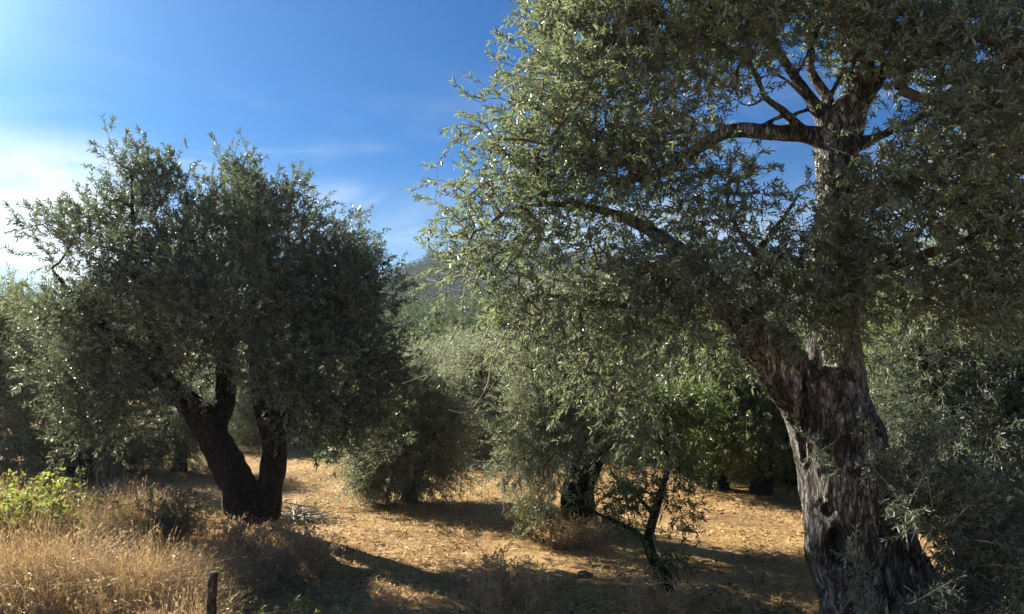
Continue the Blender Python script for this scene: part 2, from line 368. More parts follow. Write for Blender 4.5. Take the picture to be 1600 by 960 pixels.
def trunk_mesh(limbs, voxel, flute, rib=7.0, holes=(), flare=None):
    """limbs: list of (points, radii); union by voxel remesh, then gnarled by noise"""
    Vs, Fs, off = [], [], 0
    for P, R in limbs:
        V, F, caps = tube(P, R)
        Vs.append(V); Fs += [tuple(i + off for i in f) for f in F] + [tuple(i + off for i in f) for f in caps]; off += len(V)
    me = bpy.data.meshes.new('trunk_raw'); me.from_pydata(np.concatenate(Vs).tolist(), [], Fs); me.update()
    o = bpy.data.objects.new('trunk_raw', me); COL.objects.link(o)
    md = o.modifiers.new('r', 'REMESH'); md.mode = 'VOXEL'; md.voxel_size = voxel
    sm = o.modifiers.new('s', 'SMOOTH'); sm.iterations = 4; sm.factor = 0.5
    dg = bpy.context.evaluated_depsgraph_get()
    out = bpy.data.meshes.new_from_object(o.evaluated_get(dg))
    bpy.data.objects.remove(o); bpy.data.meshes.remove(me)
    n = len(out.vertices); co = np.empty(n * 3, np.float32); out.vertices.foreach_get('co', co); co = co.reshape(-1, 3).astype(float)
    no = np.empty(n * 3, np.float32); out.vertices.foreach_get('normal', no); no = no.reshape(-1, 3).astype(float)
    warp = (fbm(co * 2.2, 2)[:, None] - 0.5) * 0.25
    Q = (co + warp) * np.array([rib, rib, rib * 0.20])
    rid = 1 - np.abs(2 * fbm(Q, 3) - 1)
    lump = (fbm(co * 2.6 + 9, 3) - 0.5) * 1.2 + (fbm(co * np.array([9, 9, 5]) + 31, 2) - 0.5) * 0.7
    LPs = np.concatenate([p for p, r in limbs]); LRs = np.concatenate([r for p, r in limbs]); loc_r = np.zeros(n)
    for a0 in range(0, n, 4000):
        q0 = co[a0:a0 + 4000]; dd = ((q0[:, None] - LPs[None]) ** 2).sum(-1) - (LRs ** 2)[None]
        loc_r[a0:a0 + 4000] = LRs[np.argmin(dd, 1)]
    d = flute * np.clip(loc_r / .26, .08, 1.15) * ((rid - 0.72) * 1.6 + lump * 1.3)
    co = co + no * d[:, None]
    for c, ax, rx, rz, depth in holes:
        v = co - c; side = np.cross(ax, [0, 0, 1.]); side /= np.linalg.norm(side)
        q = ((v @ side / rx) ** 2 + (v[:, 2] / rz) ** 2) * (0.45 + 1.3 * fbm(co * np.array([13, 13, 7]), 3)) ** 2
        facing = (no @ ax) > -0.15
        w = np.where(facing, np.exp(-q * q * 0.9), 0); lip = np.where(facing, np.exp(-((np.sqrt(q) - 1.25) / 0.3) ** 2), 0)
        co = co - ax * (w * depth)[:, None] + no * (lip * 0.02)[:, None]
    out.vertices.foreach_set('co', co.astype(np.float32).ravel())
    out.polygons.foreach_set('use_smooth', np.ones(len(out.polygons), bool))
    out.materials.clear(); out.update()
    return out

def sample_blobs(blobs, n, rng, power=2.2):
    C = np.array([b[0] for b in blobs]); R = np.array([b[1] for b in blobs]); w = np.array([(b[2] if len(b) > 2 else 1) * (np.prod(b[1]) ** 0.8) for b in blobs])
    k = rng.choice(len(blobs), n, p=w / w.sum()); u = nrm(rng.normal(size=(n, 3))) * (rng.random((n, 1)) ** (1 / power))
    return C[k] + u * R[k]

def in_holes(P, gaps):
    bad = np.zeros(len(P), bool)
    for a, b, r in gaps:
        d = b - a; t = np.clip(((P - a) @ d) / (d @ d), 0, 1); bad |= np.linalg.norm(P - a - t[:, None] * d, axis=1) < r
    return bad

def grow(limbs, blobs, n_cl, n_tw, sig, rng, gaps=(), r0=0.0016, skip=2):
    """limb points -> clump branches -> twig stems; returns nodes, parent, radius, first index of twig nodes, limb radii"""
    LP = np.concatenate([p[skip:] if i == 0 else p for i, (p, r) in enumerate(limbs)])
    LR = np.concatenate([r[skip:] if i == 0 else r for i, (p, r) in enumerate(limbs)])
    good = LR < max(0.28, LR.min() * 3); LP, LR = LP[good], LR[good]
    cl = sample_blobs(blobs, n_cl, rng); cl = cl[~in_holes(cl, gaps)]
    N = np.zeros((60000, 3)); par = -np.ones(60000, int); m = len(LP); N[:m] = LP; nl = m
    order = np.argsort([np.min(np.linalg.norm(LP - c, axis=1)) for c in cl]); cl = cl[order]
    for c in cl:
        d = np.linalg.norm(N[:m] - c, axis=1)
        d[:nl] += LR * 2.0
        j = int(np.argmin(d)); L = np.linalg.norm(N[j] - c); k = max(2, int(L / 0.16)); p0 = N[j].copy()
        jit = rng.normal(size=3) * 0.10 * L; prev = j
        for s in range(1, k + 1):
            t = s / k; q = p0 * (1 - t) + c * t + jit * math.sin(math.pi * t) + rng.normal(size=3) * 0.015
            q[2] += 0.06 * L * math.sin(math.pi * t)
            N[m] = q; par[m] = prev; prev = m; m += 1
    idx = rng.integers(0, len(cl), n_tw); g = rng.normal(size=(n_tw, 3)) * sig * np.array([1, 1, .8])
    T = cl[idx] + g; o = np.argsort(np.linalg.norm(g, axis=1)); T = T[o]; T = T[~in_holes(T, gaps)]
    tw0 = m; B = 150
    for s in range(0, len(T), B):
        q = T[s:s + B]
        d = ((q ** 2).sum(1)[:, None] + (N[nl:m] ** 2).sum(1)[None] - 2 * q @ N[nl:m].T)
        j = np.argmin(d, 1) + nl; q = q[d.min(1) < .42 ** 2]; j = j[d.min(1) < .42 ** 2]
        N[m:m + len(q)] = q; par[m:m + len(q)] = j; m += len(q)
    N, par = N[:m], par[:m]
    cnt = np.ones(m)
    cnt[:tw0] = 0.2
    for i in range(m - 1, nl - 1, -1): cnt[par[i]] += cnt[i]
    rad = r0 * cnt ** 0.46
    rad[:nl] = np.minimum(LR * 0.8, np.maximum(rad[:nl], 0.004))
    return N, par, rad, tw0, nl

def sprays(base, dirs, rng, length, pairs, lsize, droop, wratio=0.2):
    """leafy end twigs: opposite pairs of narrow leaves along a slightly bent stem"""
    n = len(base); ln = length * rng.uniform(.6, 1.3, n)
    bend = rng.normal(size=(n, 3)) * 0.25; bend[:, 2] -= droop
    ts = (np.arange(pairs) + 0.6) / pairs
    pos = base[:, None] + (dirs[:, None] * ts[None, :, None] + bend[:, None] * (ts ** 2)[None, :, None] * 0.5) * ln[:, None, None]
    tan = nrm(dirs[:, None] + bend[:, None] * ts[None, :, None])
    ref = nrm(rng.normal(size=(n, 1, 3))); U = nrm(np.cross(tan, ref)); W = np.cross(tan, U)
    alt = (np.arange(pairs) % 2)[None, :, None]; side = np.where(alt, U, W)
    P, D = [], []
    for sgn in (1, -1):
        a = rng.uniform(.45, 1.05, (n, pairs, 1))
        P.append(pos); D.append(tan * np.cos(a) + side * sgn * np.sin(a) + rng.normal(size=(n, pairs, 3)) * .12)
    P = np.concatenate(P, 1).reshape(-1, 3); D = np.concatenate(D, 1).reshape(-1, 3); D[:, 2] -= droop * .15
    keep = rng.random(len(P)) < .92; P, D = P[keep], D[keep]
    Nn = np.array([0, 0, 1.]) + rng.normal(size=P.shape) * .85
    L = lsize * rng.uniform(.65, 1.25, len(P)); Wd = L * wratio * rng.uniform(.8, 1.25, len(P))
    return P, D, Nn, L, Wd, (base, base + dirs * ln[:, None] + bend * ln[:, None] * .5)

def limbs_from(px_limbs, origin):
    out = []
    for pl in px_limbs:
        P = np.array([at(p[0], p[1], p[2]) for p in pl]) - origin; R = np.array([p[3] for p in pl])
        out.append(catmull(P, R))
    return out

def build_tree(name, label, limbs, blobs, loc, n_cl, n_tw, sig, seed, leafm, barkm, lsize=.06, length=.22, pairs=9, two=True,
               voxel=.02, flute=.03, gaps=(), holes=(), up=.35, droop=.3, out_c=None, rib=7.0, group=None, wratio=.2, cat='tree', extra=0, twm=None):
    """all geometry in the tree's own frame: origin at its base"""
    rng = np.random.default_rng(seed)
    root = link(name, None, loc=loc); tag(root, label, cat, group)
    tm = trunk_mesh(limbs, voxel, flute, rib, holes); link('trunk', tm, barkm, root)
    N, par, rad, tw0, nl = grow(limbs, blobs, n_cl, n_tw, sig, rng, gaps)
    i = np.arange(nl, len(N)); A, Bp = N[par[i]], N[i]; rb = rad[i]; ra = np.minimum(rad[par[i]], rb * 1.35)
    Vs, Fs, off = [], [], 0
    thick = rb > .006
    for msk, k in ((thick, 6), (~thick, 3)):
        V, F = frusta(A[msk], Bp[msk], ra[msk], rb[msk], k); Vs.append(V); Fs.append(F + off); off += len(V)
    b = N[tw0:]; cen = np.mean([x[0] for x in blobs], 0) if out_c is None else out_c
    d = nrm(nrm(b - N[par[tw0:]]) * .6 + nrm(b - cen) * .5 + np.array([0, 0, up]) + rng.normal(size=b.shape) * .35)
    P, D, Nn, L, W, st = sprays(b, d, rng, length, pairs, lsize, droop, wratio)
    ok = ~in_holes(P, [(a_, b_, r_ * .8) for a_, b_, r_ in gaps]); P, D, Nn, L, W = P[ok], D[ok], Nn[ok], L[ok], W[ok]
    V, F = frusta(st[0], st[1], np.full(len(b), .0022), np.full(len(b), .001), 3); Vs.append(V); Fs.append(F + off)
    link('branches', quads_mesh('branches', np.concatenate(Vs), np.concatenate(Fs)), twm or M_twig, root)
    V, F, q = leaf_geo(P, D, Nn, L, W, two)
    base_r = np.repeat(vnoise(P * 1.3 + seed) * .5, q) + np.repeat(rng.random(len(P)) * .5, q)
    yel = np.repeat(rng.random(len(P)) < .004, q); base_r = np.where(yel, .99, np.minimum(base_r * .95, .95))
    link('crown', quads_mesh('crown', V, F, base_r), leafm, root)
    return root

def px_blobs(rows, origin):
    return [(at(r[0], r[1], r[2]) - origin, np.array(r[3:6]), r[6] if len(r) > 6 else 1.0) for r in rows]

def ray_gap(px, py, d0, d1, r, origin):
    return (at(px, py, d0) - origin, at(px, py, d1) - origin, r)

# ------------------------------------------------------------------ the big olive on the right
o = at(1392, 1011, 6.0); o[2] = gz(o[0], o[1]) - .05; O1 = o
near_limbs = [
 [(1405, 1060, 6.0, .60), (1395, 1000, 6.0, .54), (1380, 940, 6.0, .46), (1350, 870, 6.0, .40), (1335, 800, 6.0, .36), (1322, 720, 6.0, .335), (1295, 650, 6.0, .32), (1262, 585, 6.0, .27)],
 [(1300, 670, 6.0, .26), (1240, 600, 5.98, .21), (1190, 540, 5.95, .165), (1145, 490, 5.9, .115), (1105, 430, 5.9, .07), (1040, 375, 5.95, .05), (960, 335, 5.95, .035), (880, 320, 5.9, .022), (800, 325, 5.8, .014)],
 [(1300, 660, 6.05, .27), (1305, 590, 6.05, .22), (1302, 520, 6.05, .19), (1304, 430, 6.05, .175), (1312, 330, 6.05, .165), (1308, 250, 6.05, .16), (1318, 195, 6.05, .15), (1338, 150, 6.0, .11), (1352, 80, 6.0, .08), (1350, -30, 6.0, .05), (1330, -140, 6.0, .03)],
 [(1308, 235, 6.05, .12), (1270, 212, 6.05, .075), (1210, 208, 6.0, .065), (1140, 205, 5.95, .055), (1085, 235, 5.9, .045), (1040, 265, 5.85, .035), (960, 290, 5.8, .02)],
 [(1300, 205, 6.05, .08), (1270, 160, 6.1, .05), (1235, 110, 6.15, .04), (1190, 40, 6.2, .03), (1140, -50, 6.2, .02)],
 [(1262, 212, 6.05, .05), (1225, 175, 6.0, .03), (1195, 150, 6.0, .025), (1170, 100, 5.95, .02), (1110, 60, 5.9, .015), (1010, 30, 5.9, .012)],
 [(1302, 195, 6.05, .06), (1290, 150, 6.15, .045), (1265, 100, 6.2, .035), (1285, 20, 6.25, .02)],
 [(1232, 205, 6.02, .03), (1240, 180, 6.1, .018), (1290, 165, 6.15, .014)],
 [(1315, 235, 6.0, .08), (1370, 215, 5.85, .035), (1420, 190, 5.6, .03), (1490, 160, 5.4, .02)],
 [(1314, 320, 6.0, .09), (1380, 310, 5.7, .06), (1450, 270, 5.4, .045), (1530, 230, 5.2, .03), (1620, 200, 5.1, .02)],
 [(1306, 420, 6.0, .08), (1370, 420, 5.7, .05), (1440, 400, 5.45, .035), (1520, 370, 5.3, .02)],
 [(1180, 530, 5.95, .08), (1178, 450, 6.0, .05), (1185, 395, 6.0, .032), (1225, 340, 6.05, .02), (1250, 300, 6.1, .01)],
 [(1182, 400, 6.0, .03), (1160, 370, 5.95, .02), (1135, 320, 5.9, .012)],
 [(1110, 440, 5.85, .06), (1060, 470, 5.8, .04), (1000, 480, 5.75, .03), (920, 470, 5.7, .02), (840, 460, 5.65, .014)],
 [(1262, 155, 6.1, .022), (1215, 118, 6.0, .014), (1172, 128, 5.9, .008)], [(1225, 180, 6.0, .02), (1188, 200, 5.95, .012), (1165, 245, 5.9, .007)],
 [(1298, 150, 6.1, .02), (1322, 95, 6.05, .012), (1318, 40, 6.0, .008)], [(1240, 125, 6.15, .018), (1262, 80, 6.1, .011), (1255, 30, 6.1, .007)],
 [(1470, 1070, 5.95, .34), (1452, 1000, 5.95, .26), (1432, 930, 5.95, .20), (1400, 860, 5.97, .17), (1365, 790, 6.0, .14)], [(1330, 1060, 5.8, .26), (1325, 980, 5.85, .17), (1318, 900, 5.9, .13), (1315, 830, 5.95, .10)], [(1200, 150, 6.0, .016), (1170, 165, 5.95, .01), (1140, 150, 5.9, .006)],
 [(1345, 160, 6.0, .07), (1400, 90, 6.2, .05), (1480, 40, 6.4, .035), (1580, 0, 6.5, .02)],
]
near_blobs = [
 (1000, 80, 6.0, 1.0, .9, .55), (905, 190, 5.9, .60, .8, .55), (845, 250, 5.85, .42, .6, .35), (805, 335, 5.8, .40, .5, .28),
 (960, 270, 6.0, .75, .65, .5, .8), (1040, 200, 5.7, .5, .6, .4), (905, 405, 5.8, .68, .55, .38, .75), (815, 445, 5.8, .40, .4, .35, .8), (725, 385, 5.8, .22, .3, .16),
 (880, 510, 5.8, .62, .45, .40, .8), (990, 520, 5.9, .55, .45, .5, .8), (1060, 440, 6.0, .5, .45, .45, .8), (1010, 620, 6.0, .35, .4, .3, .7),
 (1120, 60, 5.9, .6, .8, .4), (1250, 10, 6.0, .7, .8, .28), (1400, 70, 5.7, .6, .8, .5), (1540, 140, 5.3, .7, .8, .6), (1480, 230, 5.3, .5, .6, .4),
 (1560, 330, 5.2, .5, .6, .45), (1440, 350, 5.4, .45, .5, .35), (1360, 300, 5.5, .25, .3, .35, .8), (1120, 300, 5.9, .35, .4, .35), (1125, 390, 5.95, .35, .4, .3),
 (1300, 430, 5.6, .3, .25, .3, .8), (1220, 440, 5.9, .3, .35, .25), (1080, -90, 6.0, 1.4, 1.2, .6, .8), (1400, -110, 5.9, 1.2, 1.2, .6, .8), (1720, 150, 5.6, .8, 1, .9, .7),
 (1540, 220, 6.8, .9, .6, .9, .9), (1000, 230, 6.7, 1.0, .4, .7, .4), (765, 5, 5.9, .20, .2, .15), (1130, 520, 6.0, .3, .3, .25), (1480, 460, 5.6, .45, .5, .3),
 (930, 30, 5.9, .5, .6, .4), (1075, 400, 5.5, .35, .3, .3), (1150, 400, 5.5, .25, .25, .2), (1030, 480, 5.5, .35, .3, .3), (1310, 380, 5.55, .22, .2, .3), (1220, 470, 5.6, .25, .2, .2), (1310, 480, 5.6, .24, .2, .18), (1325, 320, 5.5, .28, .2, .25), (1300, 420, 5.45, .3, .2, .25), (1310, 262, 5.7, .16, .15, .16, .8), (1290, 350, 5.6, .2, .2, .2), (1345, 520, 5.5, .2, .2, .2), (1230, 400, 5.6, .2, .2, .2), (1180, 420, 5.5, .25, .2, .25), (1420, 300, 5.2, .35, .3, .3), (1450, 430, 5.3, .4, .3, .3), (1560, 450, 5.2, .45, .4, .4), (1500, 60, 6.0, .8, .6, .5),
]
gaps = [ray_gap(1225, 155, 4.2, 8, 0.130, O1), ray_gap(1200, 165, 4.2, 8, 0.089, O1), ray_gap(1235, 245, 4.2, 8, 0.094, O1), ray_gap(1300, 130, 4.2, 8, 0.059, O1), ray_gap(1260, 130, 4.2, 8, 0.094, O1),
        ray_gap(1375, 190, 4.2, 8, 0.071, O1), ray_gap(1530, 90, 4.2, 8, 0.059, O1), ray_gap(1190, 350, 4.2, 8, 0.059, O1), ray_gap(1045, 315, 4.2, 8, 0.048, O1),
        ray_gap(905, 55, 4.2, 8, 0.048, O1), ray_gap(1300, 620, 4.2, 8, .3, O1), ray_gap(1300, 250, 4.2, 5.9, 0.053, O1)]
holes = [(at(1312, 862, 5.7) - O1, np.array([-.25, -.97, 0]), .055, .12, .26), (at(1300, 800, 5.72) - O1, np.array([-.15, -.99, 0]), .032, .05, .12),
         (at(1440, 950, 5.6) - O1, np.array([.3, -.95, 0]), .05, .3, .12),
         (at(1262, 650, 5.75) - O1, np.array([-.2, -.98, 0]), .03, .30, .10), (at(1385, 860, 5.6) - O1, np.array([.1, -.99, 0]), .035, .35, .12)]
big = build_tree('olive_tree', 'large gnarled olive tree with a hollow forked grey trunk, nearest on the right', limbs_from(near_limbs, O1), px_blobs(near_blobs, O1), tuple(O1),
                 600, 12000, .16, 11, M_leaf, M_bark, lsize=.050, length=.16, pairs=9, wratio=.27, voxel=.012, flute=.04, rib=5.5, gaps=gaps, holes=holes, up=.2, droop=.45)

# ------------------------------------------------------------------ the wide olive on the left
o = at(395, 838, 10.0); o[2] = gz(o[0], o[1]) - .03; O2 = o
left_limbs = [
 [(395, 860, 10, 0.400), (393, 830, 10, 0.352), (388, 800, 10, 0.304), (375, 765, 10, 0.232), (348, 710, 9.95, 0.200), (312, 650, 9.9, 0.176), (262, 600, 9.8, 0.120), (205, 545, 9.6, 0.072), (130, 480, 9.5, 0.040), (80, 420, 9.5, 0.020)],
 [(345, 715, 9.95, 0.160), (337, 670, 10.1, 0.144), (352, 610, 10.2, 0.128), (342, 520, 10.3, 0.088), (305, 410, 10.3, 0.056), (290, 300, 10.3, 0.028)],
 [(408, 800, 10, 0.240), (424, 750, 10, 0.168), (428, 690, 10, 0.160), (412, 620, 10, 0.140), (402, 540, 10.1, 0.104), (425, 430, 10.2, 0.064), (390, 320, 10.2, 0.032), (360, 260, 10.2, 0.016)],
 [(430, 715, 10, 0.112), (445, 660, 9.95, 0.072), (475, 600, 9.9, 0.060), (530, 510, 9.8, 0.040), (570, 440, 9.8, 0.020)],
 [(345, 560, 10.3, 0.072), (400, 470, 10.8, 0.048), (470, 380, 11, 0.028)],
 [(270, 605, 9.8, 0.064), (230, 500, 9.7, 0.048), (210, 380, 9.8, 0.032), (205, 270, 9.9, 0.016)],
 [(410, 600, 9.95, 0.080), (430, 530, 9.4, 0.048), (440, 450, 9.1, 0.032)],
]
left_blobs = [
 (330, 350, 10, .8, 1.1, .5, .7), (205, 330, 10, .5, .7, .45, .7), (120, 360, 10, .5, .6, .33, .7), (65, 350, 10, .26, .3, .16, .7), (208, 268, 10, .28, .3, .26), (330, 262, 10.1, .26, .3, .28), (268, 290, 10, .36, .4, .28), (235, 555, 9.35, .35, .3, .3), (170, 540, 9.4, .35, .3, .3), (290, 600, 9.4, .25, .25, .2),
 (375, 270, 10.2, .22, .3, .25), (440, 340, 10, .55, .9, .38), (520, 400, 10, .5, .9, .38), (540, 470, 9.9, .55, .8, .5), (565, 540, 9.9, .48, .7, .5), (520, 630, 9.7, .55, .7, .42), (570, 640, 9.9, .35, .5, .3),
 (370, 470, 9.2, .9, .7, .7), (240, 440, 9.6, .8, .9, .6), (150, 500, 9.8, .6, .8, .5), (130, 590, 9.9, .5, .6, .4), (190, 600, 9.4, .45, .4, .35), (440, 560, 9.2, .6, .5, .38), (380, 420, 11.2, 1.4, .7, 1.0, .8),
 (470, 470, 10.6, .7, .5, .6, .6), (300, 460, 10.6, .7, .5, .5, .5), (300, 540, 9.3, .55, .4, .3), (440, 470, 9.4, .6, .6, .5), (590, 470, 9.9, .25, .4, .25), (545, 675, 9.8, .40, .45, .24, 1.2), (470, 640, 9.6, .35, .35, .25), (235, 625, 9.5, .35, .35, .25), (150, 655, 9.8, .4, .4, .25), (320, 600, 10.5, .5, .3, .25, .7), (600, 590, 10, .3, .4, .35),
]
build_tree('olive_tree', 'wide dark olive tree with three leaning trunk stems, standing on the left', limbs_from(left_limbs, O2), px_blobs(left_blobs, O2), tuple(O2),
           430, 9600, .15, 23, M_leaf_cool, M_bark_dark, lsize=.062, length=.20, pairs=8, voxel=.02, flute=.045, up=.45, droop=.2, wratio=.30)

# ------------------------------------------------------------------ middle olives
o = at(905, 828, 10.2); o[2] = gz(o[0], o[1]) - .02; O3 = o
mid_limbs = [
 [(903, 845, 10.2, .30), (903, 815, 10.2, .25), (903, 770, 10.2, .21), (910, 710, 10.2, .20), (900, 640, 10.2, .13), (880, 570, 10.2, .08), (860, 500, 10.2, .04)],
 [(908, 720, 10.2, .15), (930, 660, 10.3, .10), (965, 600, 10.4, .06), (980, 520, 10.4, .03)],
 [(905, 790, 10.15, .10), (930, 740, 10.0, .06), (950, 700, 9.9, .04), (985, 670, 9.8, .02)],
]
mid_blobs = [(850, 660, 9.9, .42, .5, .5), (825, 720, 9.8, .3, .4, .38), (870, 590, 10.2, .7, .7, .5), (960, 610, 10.2, .5, .6, .45), (940, 680, 10.0, .35, .4, .3), (900, 500, 10.5, .9, .9, .6), (850, 760, 9.8, .2, .3, .22),
             (990, 690, 9.9, .3, .3, .25), (970, 740, 10, .2, .25, .25, .7), (835, 650, 9.6, .35, .3, .35), (830, 715, 9.55, .26, .25, .32), (870, 700, 9.6, .3, .25, .3), (845, 770, 9.6, .16, .2, .18), (930, 640, 9.7, .4, .3, .3)]
build_tree('olive_tree', 'pale grey-green olive tree with a thick short trunk, in the middle of the field', limbs_from(mid_limbs, O3), px_blobs(mid_blobs, O3), tuple(O3),
           240, 3700, .16, 31, M_leaf_grey, M_bark_dark, lsize=.062, length=.24, pairs=8, voxel=.02, flute=.03, up=.1, droop=.5, wratio=.2)

o = at(640, 782, 12.3); o[2] = gz(o[0], o[1]) - .02; O4 = o
low_limbs = [
 [(640, 800, 12.3, .17), (640, 775, 12.3, .14), (645, 730, 12.3, .11), (630, 670, 12.3, .07), (620, 610, 12.3, .04)],
 [(643, 760, 12.3, .10), (670, 700, 12.3, .07), (690, 640, 12.3, .04)], [(640, 770, 12.3, .07), (610, 730, 12.1, .05), (580, 690, 12.0, .03)]]
low_blobs = [(620, 690, 12.2, .5, .6, .6), (680, 660, 12.3, .45, .6, .6), (590, 730, 12.0, .35, .4, .38), (640, 620, 12.4, .6, .6, .5), (690, 720, 12.4, .3, .4, .28), (640, 740, 12.0, .35, .3, .25), (600, 600, 12.4, .4, .5, .4)]
build_tree('olive_tree', 'low bushy olive with foliage down to the ground, right of the wide dark olive', limbs_from(low_limbs, O4), px_blobs(low_blobs, O4), tuple(O4),
           190, 3400, .18, 37, M_leaf_grey, M_bark_dark, lsize=.066, length=.26, pairs=8, voxel=.022, flute=.025, up=.2, droop=.35, wratio=.22)

o = at(1040, 915, 7.6); o[2] = gz(o[0], o[1]) - .01; O5 = o
sap_limbs = [
 [(1046, 925, 7.6, 0.094), (1040, 905, 7.6, 0.074), (1024, 880, 7.6, 0.058), (1013, 845, 7.6, 0.053), (1024, 800, 7.6, 0.043), (1036, 760, 7.6, 0.031), (1046, 720, 7.6, 0.023), (1030, 690, 7.6, 0.017), (1012, 660, 7.6, 0.011)],
 [(1013, 850, 7.6, 0.039), (990, 830, 7.5, 0.027), (960, 815, 7.4, 0.022), (930, 800, 7.35, 0.014), (915, 780, 7.3, 0.008)],
 [(1022, 805, 7.6, 0.027), (990, 770, 7.65, 0.017), (960, 745, 7.7, 0.011), (950, 720, 7.7, 0.008)],
 [(1040, 745, 7.6, 0.016), (1060, 710, 7.55, 0.011), (1070, 670, 7.5, 0.008)]]
sap_blobs = [(1040, 690, 7.5, .22, .3, .16), (1065, 740, 7.5, .18, .2, .2), (1000, 760, 7.6, .22, .25, .12), (955, 780, 7.5, .22, .2, .1, .6), (1060, 800, 7.5, .14, .15, .16), (1070, 640, 7.4, .25, .3, .16, 1.3), (1010, 640, 7.5, .2, .3, .12),
             (1050, 880, 7.5, .12, .12, .12, .9), (980, 820, 7.4, .25, .2, .08, .4)]
build_tree('olive_sapling', 'thin crooked young olive with sparse leaves, in front of the pale olive', limbs_from(sap_limbs, O5), px_blobs(sap_blobs, O5), tuple(O5),
           130, 900, .085, 41, M_leaf_green, M_bark_dark, lsize=.055, length=.16, pairs=6, voxel=.012, flute=.012, up=.3, droop=.3, rib=12, wratio=.26)

o = at(1530, 960, 7.2); o[2] = gz(o[0], o[1]) - .02; O6 = o
rt_limbs = [
 [(1528, 970, 7.2, .26), (1528, 930, 7.2, .22), (1530, 850, 7.2, .19), (1522, 770, 7.2, .16), (1505, 690, 7.2, .12), (1470, 610, 7.2, .08), (1430, 540, 7.2, .04)],
 [(1522, 780, 7.2, .12), (1560, 690, 7.2, .09), (1590, 600, 7.2, .06), (1620, 520, 7.2, .03)],
 [(1525, 800, 7.15, .08), (1480, 740, 6.9, .05), (1430, 700, 6.8, .03)]]
rt_blobs = [(1480, 600, 7.2, .5, .6, .45), (1580, 560, 7.1, .5, .6, .5), (1430, 660, 7.3, .3, .4, .3, .7), (1560, 680, 6.9, .45, .5, .4), (1490, 740, 6.7, .4, .4, .35), (1430, 560, 7.4, .35, .5, .3, .7), (1640, 620, 7, .5, .6, .7), (1540, 480, 7.3, .6, .6, .35), (1590, 790, 6.8, .3, .4, .35), (1600, 900, 6.6, .2, .3, .25)]
build_tree('olive_tree', 'twiggy olive with a dark upright trunk half hidden behind the large gnarled one', limbs_from(rt_limbs, O6), px_blobs(rt_blobs, O6), tuple(O6),
           240, 3200, .16, 43, M_leaf_cool, M_bark_dark, lsize=.056, length=.2, pairs=8, voxel=.02, flute=.03, up=.1, droop=.4)

# basal shoots over the big trunk: a part of the big olive
def shoots(root, origin, rows, seed, leafm, lsize, name='basal_shoots', pairs=8):
    rng = np.random.default_rng(seed); A, B, R, bs, ds = [], [], [], [], []
    for px, py, d, qx, qy, qd, n in rows:
        for k in range(n):
            p = at(px, py, d) - origin + rng.normal(size=3) * .06; q = at(qx, qy, qd) - origin + rng.normal(size=3) * .16; m = (p + q) / 2 + rng.normal(size=3) * .06
            pts, rr = catmull([p, m, q], [.006, .0045, .002], 5)
            A += list(pts[:-1]); B += list(pts[1:]); R += list(rr[:-1])
            for t in range(2, len(pts)):
                for _ in range(2):
                    bs.append(pts[t]); ds.append(nrm(nrm(pts[t] - pts[t - 1]) + rng.normal(size=3) * .7))
    A, B, R, bs, ds = map(np.array, (A, B, R, bs, ds))
    V1, F1 = frusta(A, B, R, R * .9, 4); P, D, Nn, L, W, st = sprays(bs, ds, rng, .14, pairs, lsize, .2)
    V2, F2 = frusta(st[0], st[1], np.full(len(bs), .002), np.full(len(bs), .001), 3)
    sh = link(name, quads_mesh(name, np.concatenate([V1, V2]), np.concatenate([F1, F2 + len(V1)])), M_twig_pale, root)
    V, F, q = leaf_geo(P, D, Nn, L, W); link('shoot_leaves', quads_mesh('shoot_leaves', V, F, np.repeat(rng.random(len(P)) * .9, q)), leafm, sh)
shoots(big, O1, [(1400, 800, 5.6, 1440, 690, 5.3, 9), (1430, 830, 5.55, 1500, 740, 5.2, 12), (1470, 860, 5.55, 1540, 800, 5.3, 12), (1500, 900, 5.6, 1570, 880, 5.3, 10), (1390, 780, 5.6, 1360, 730, 5.35, 5),
                 (1410, 930, 5.5, 1425, 880, 5.3, 2), (1480, 960, 5.5, 1590, 930, 5.3, 8), (1500, 900, 5.6, 1600, 820, 5.3, 6), (1340, 960, 5.4, 1345, 900, 5.3, 2), (1245, 570, 5.8, 1235, 490, 5.6, 3), (1290, 520, 5.75, 1290, 430, 5.55, 6), (1300, 400, 5.8, 1320, 320, 5.6, 5), (1170, 500, 5.8, 1150, 440, 5.6, 2)], 51, M_leaf_cool, .05)

# bare curved twigs hanging under the big crown
def bare_twigs():
    rows = [[(770, 560, 5.9, .008), (762, 600, 5.9, .007), (745, 630, 5.9, .006), (725, 645, 5.9, .005), (700, 640, 5.9, .003)],
            [(690, 560, 5.85, .006), (678, 582, 5.85, .005), (655, 590, 5.85, .004), (628, 600, 5.85, .002)],
            [(665, 592, 5.85, .004), (645, 580, 5.85, .003), (637, 565, 5.85, .0015)],
            [(740, 560, 5.9, .006), (720, 582, 5.9, .004), (705, 585, 5.9, .003), (690, 583, 5.9, .002)]]
    A, B, R = [], [], []
    for r in rows:
        top = at(r[0][0] + 30, r[0][1] - 60, r[0][2]) - O1
        pts = [top] + [at(*p[:3]) - O1 for p in r]; rad = [r[0][3] * 1.1] + [p[3] for p in r]
        P, rr = catmull(pts, rad, 6); V, F, caps = tube(P, rr * .75, 6)
        b = link('bare_twig', quads_mesh('bare_twig', V, F, smooth=True), M_twig_pale, big); b['label'] = 'bare pale curved dead twig'
bare_twigs()

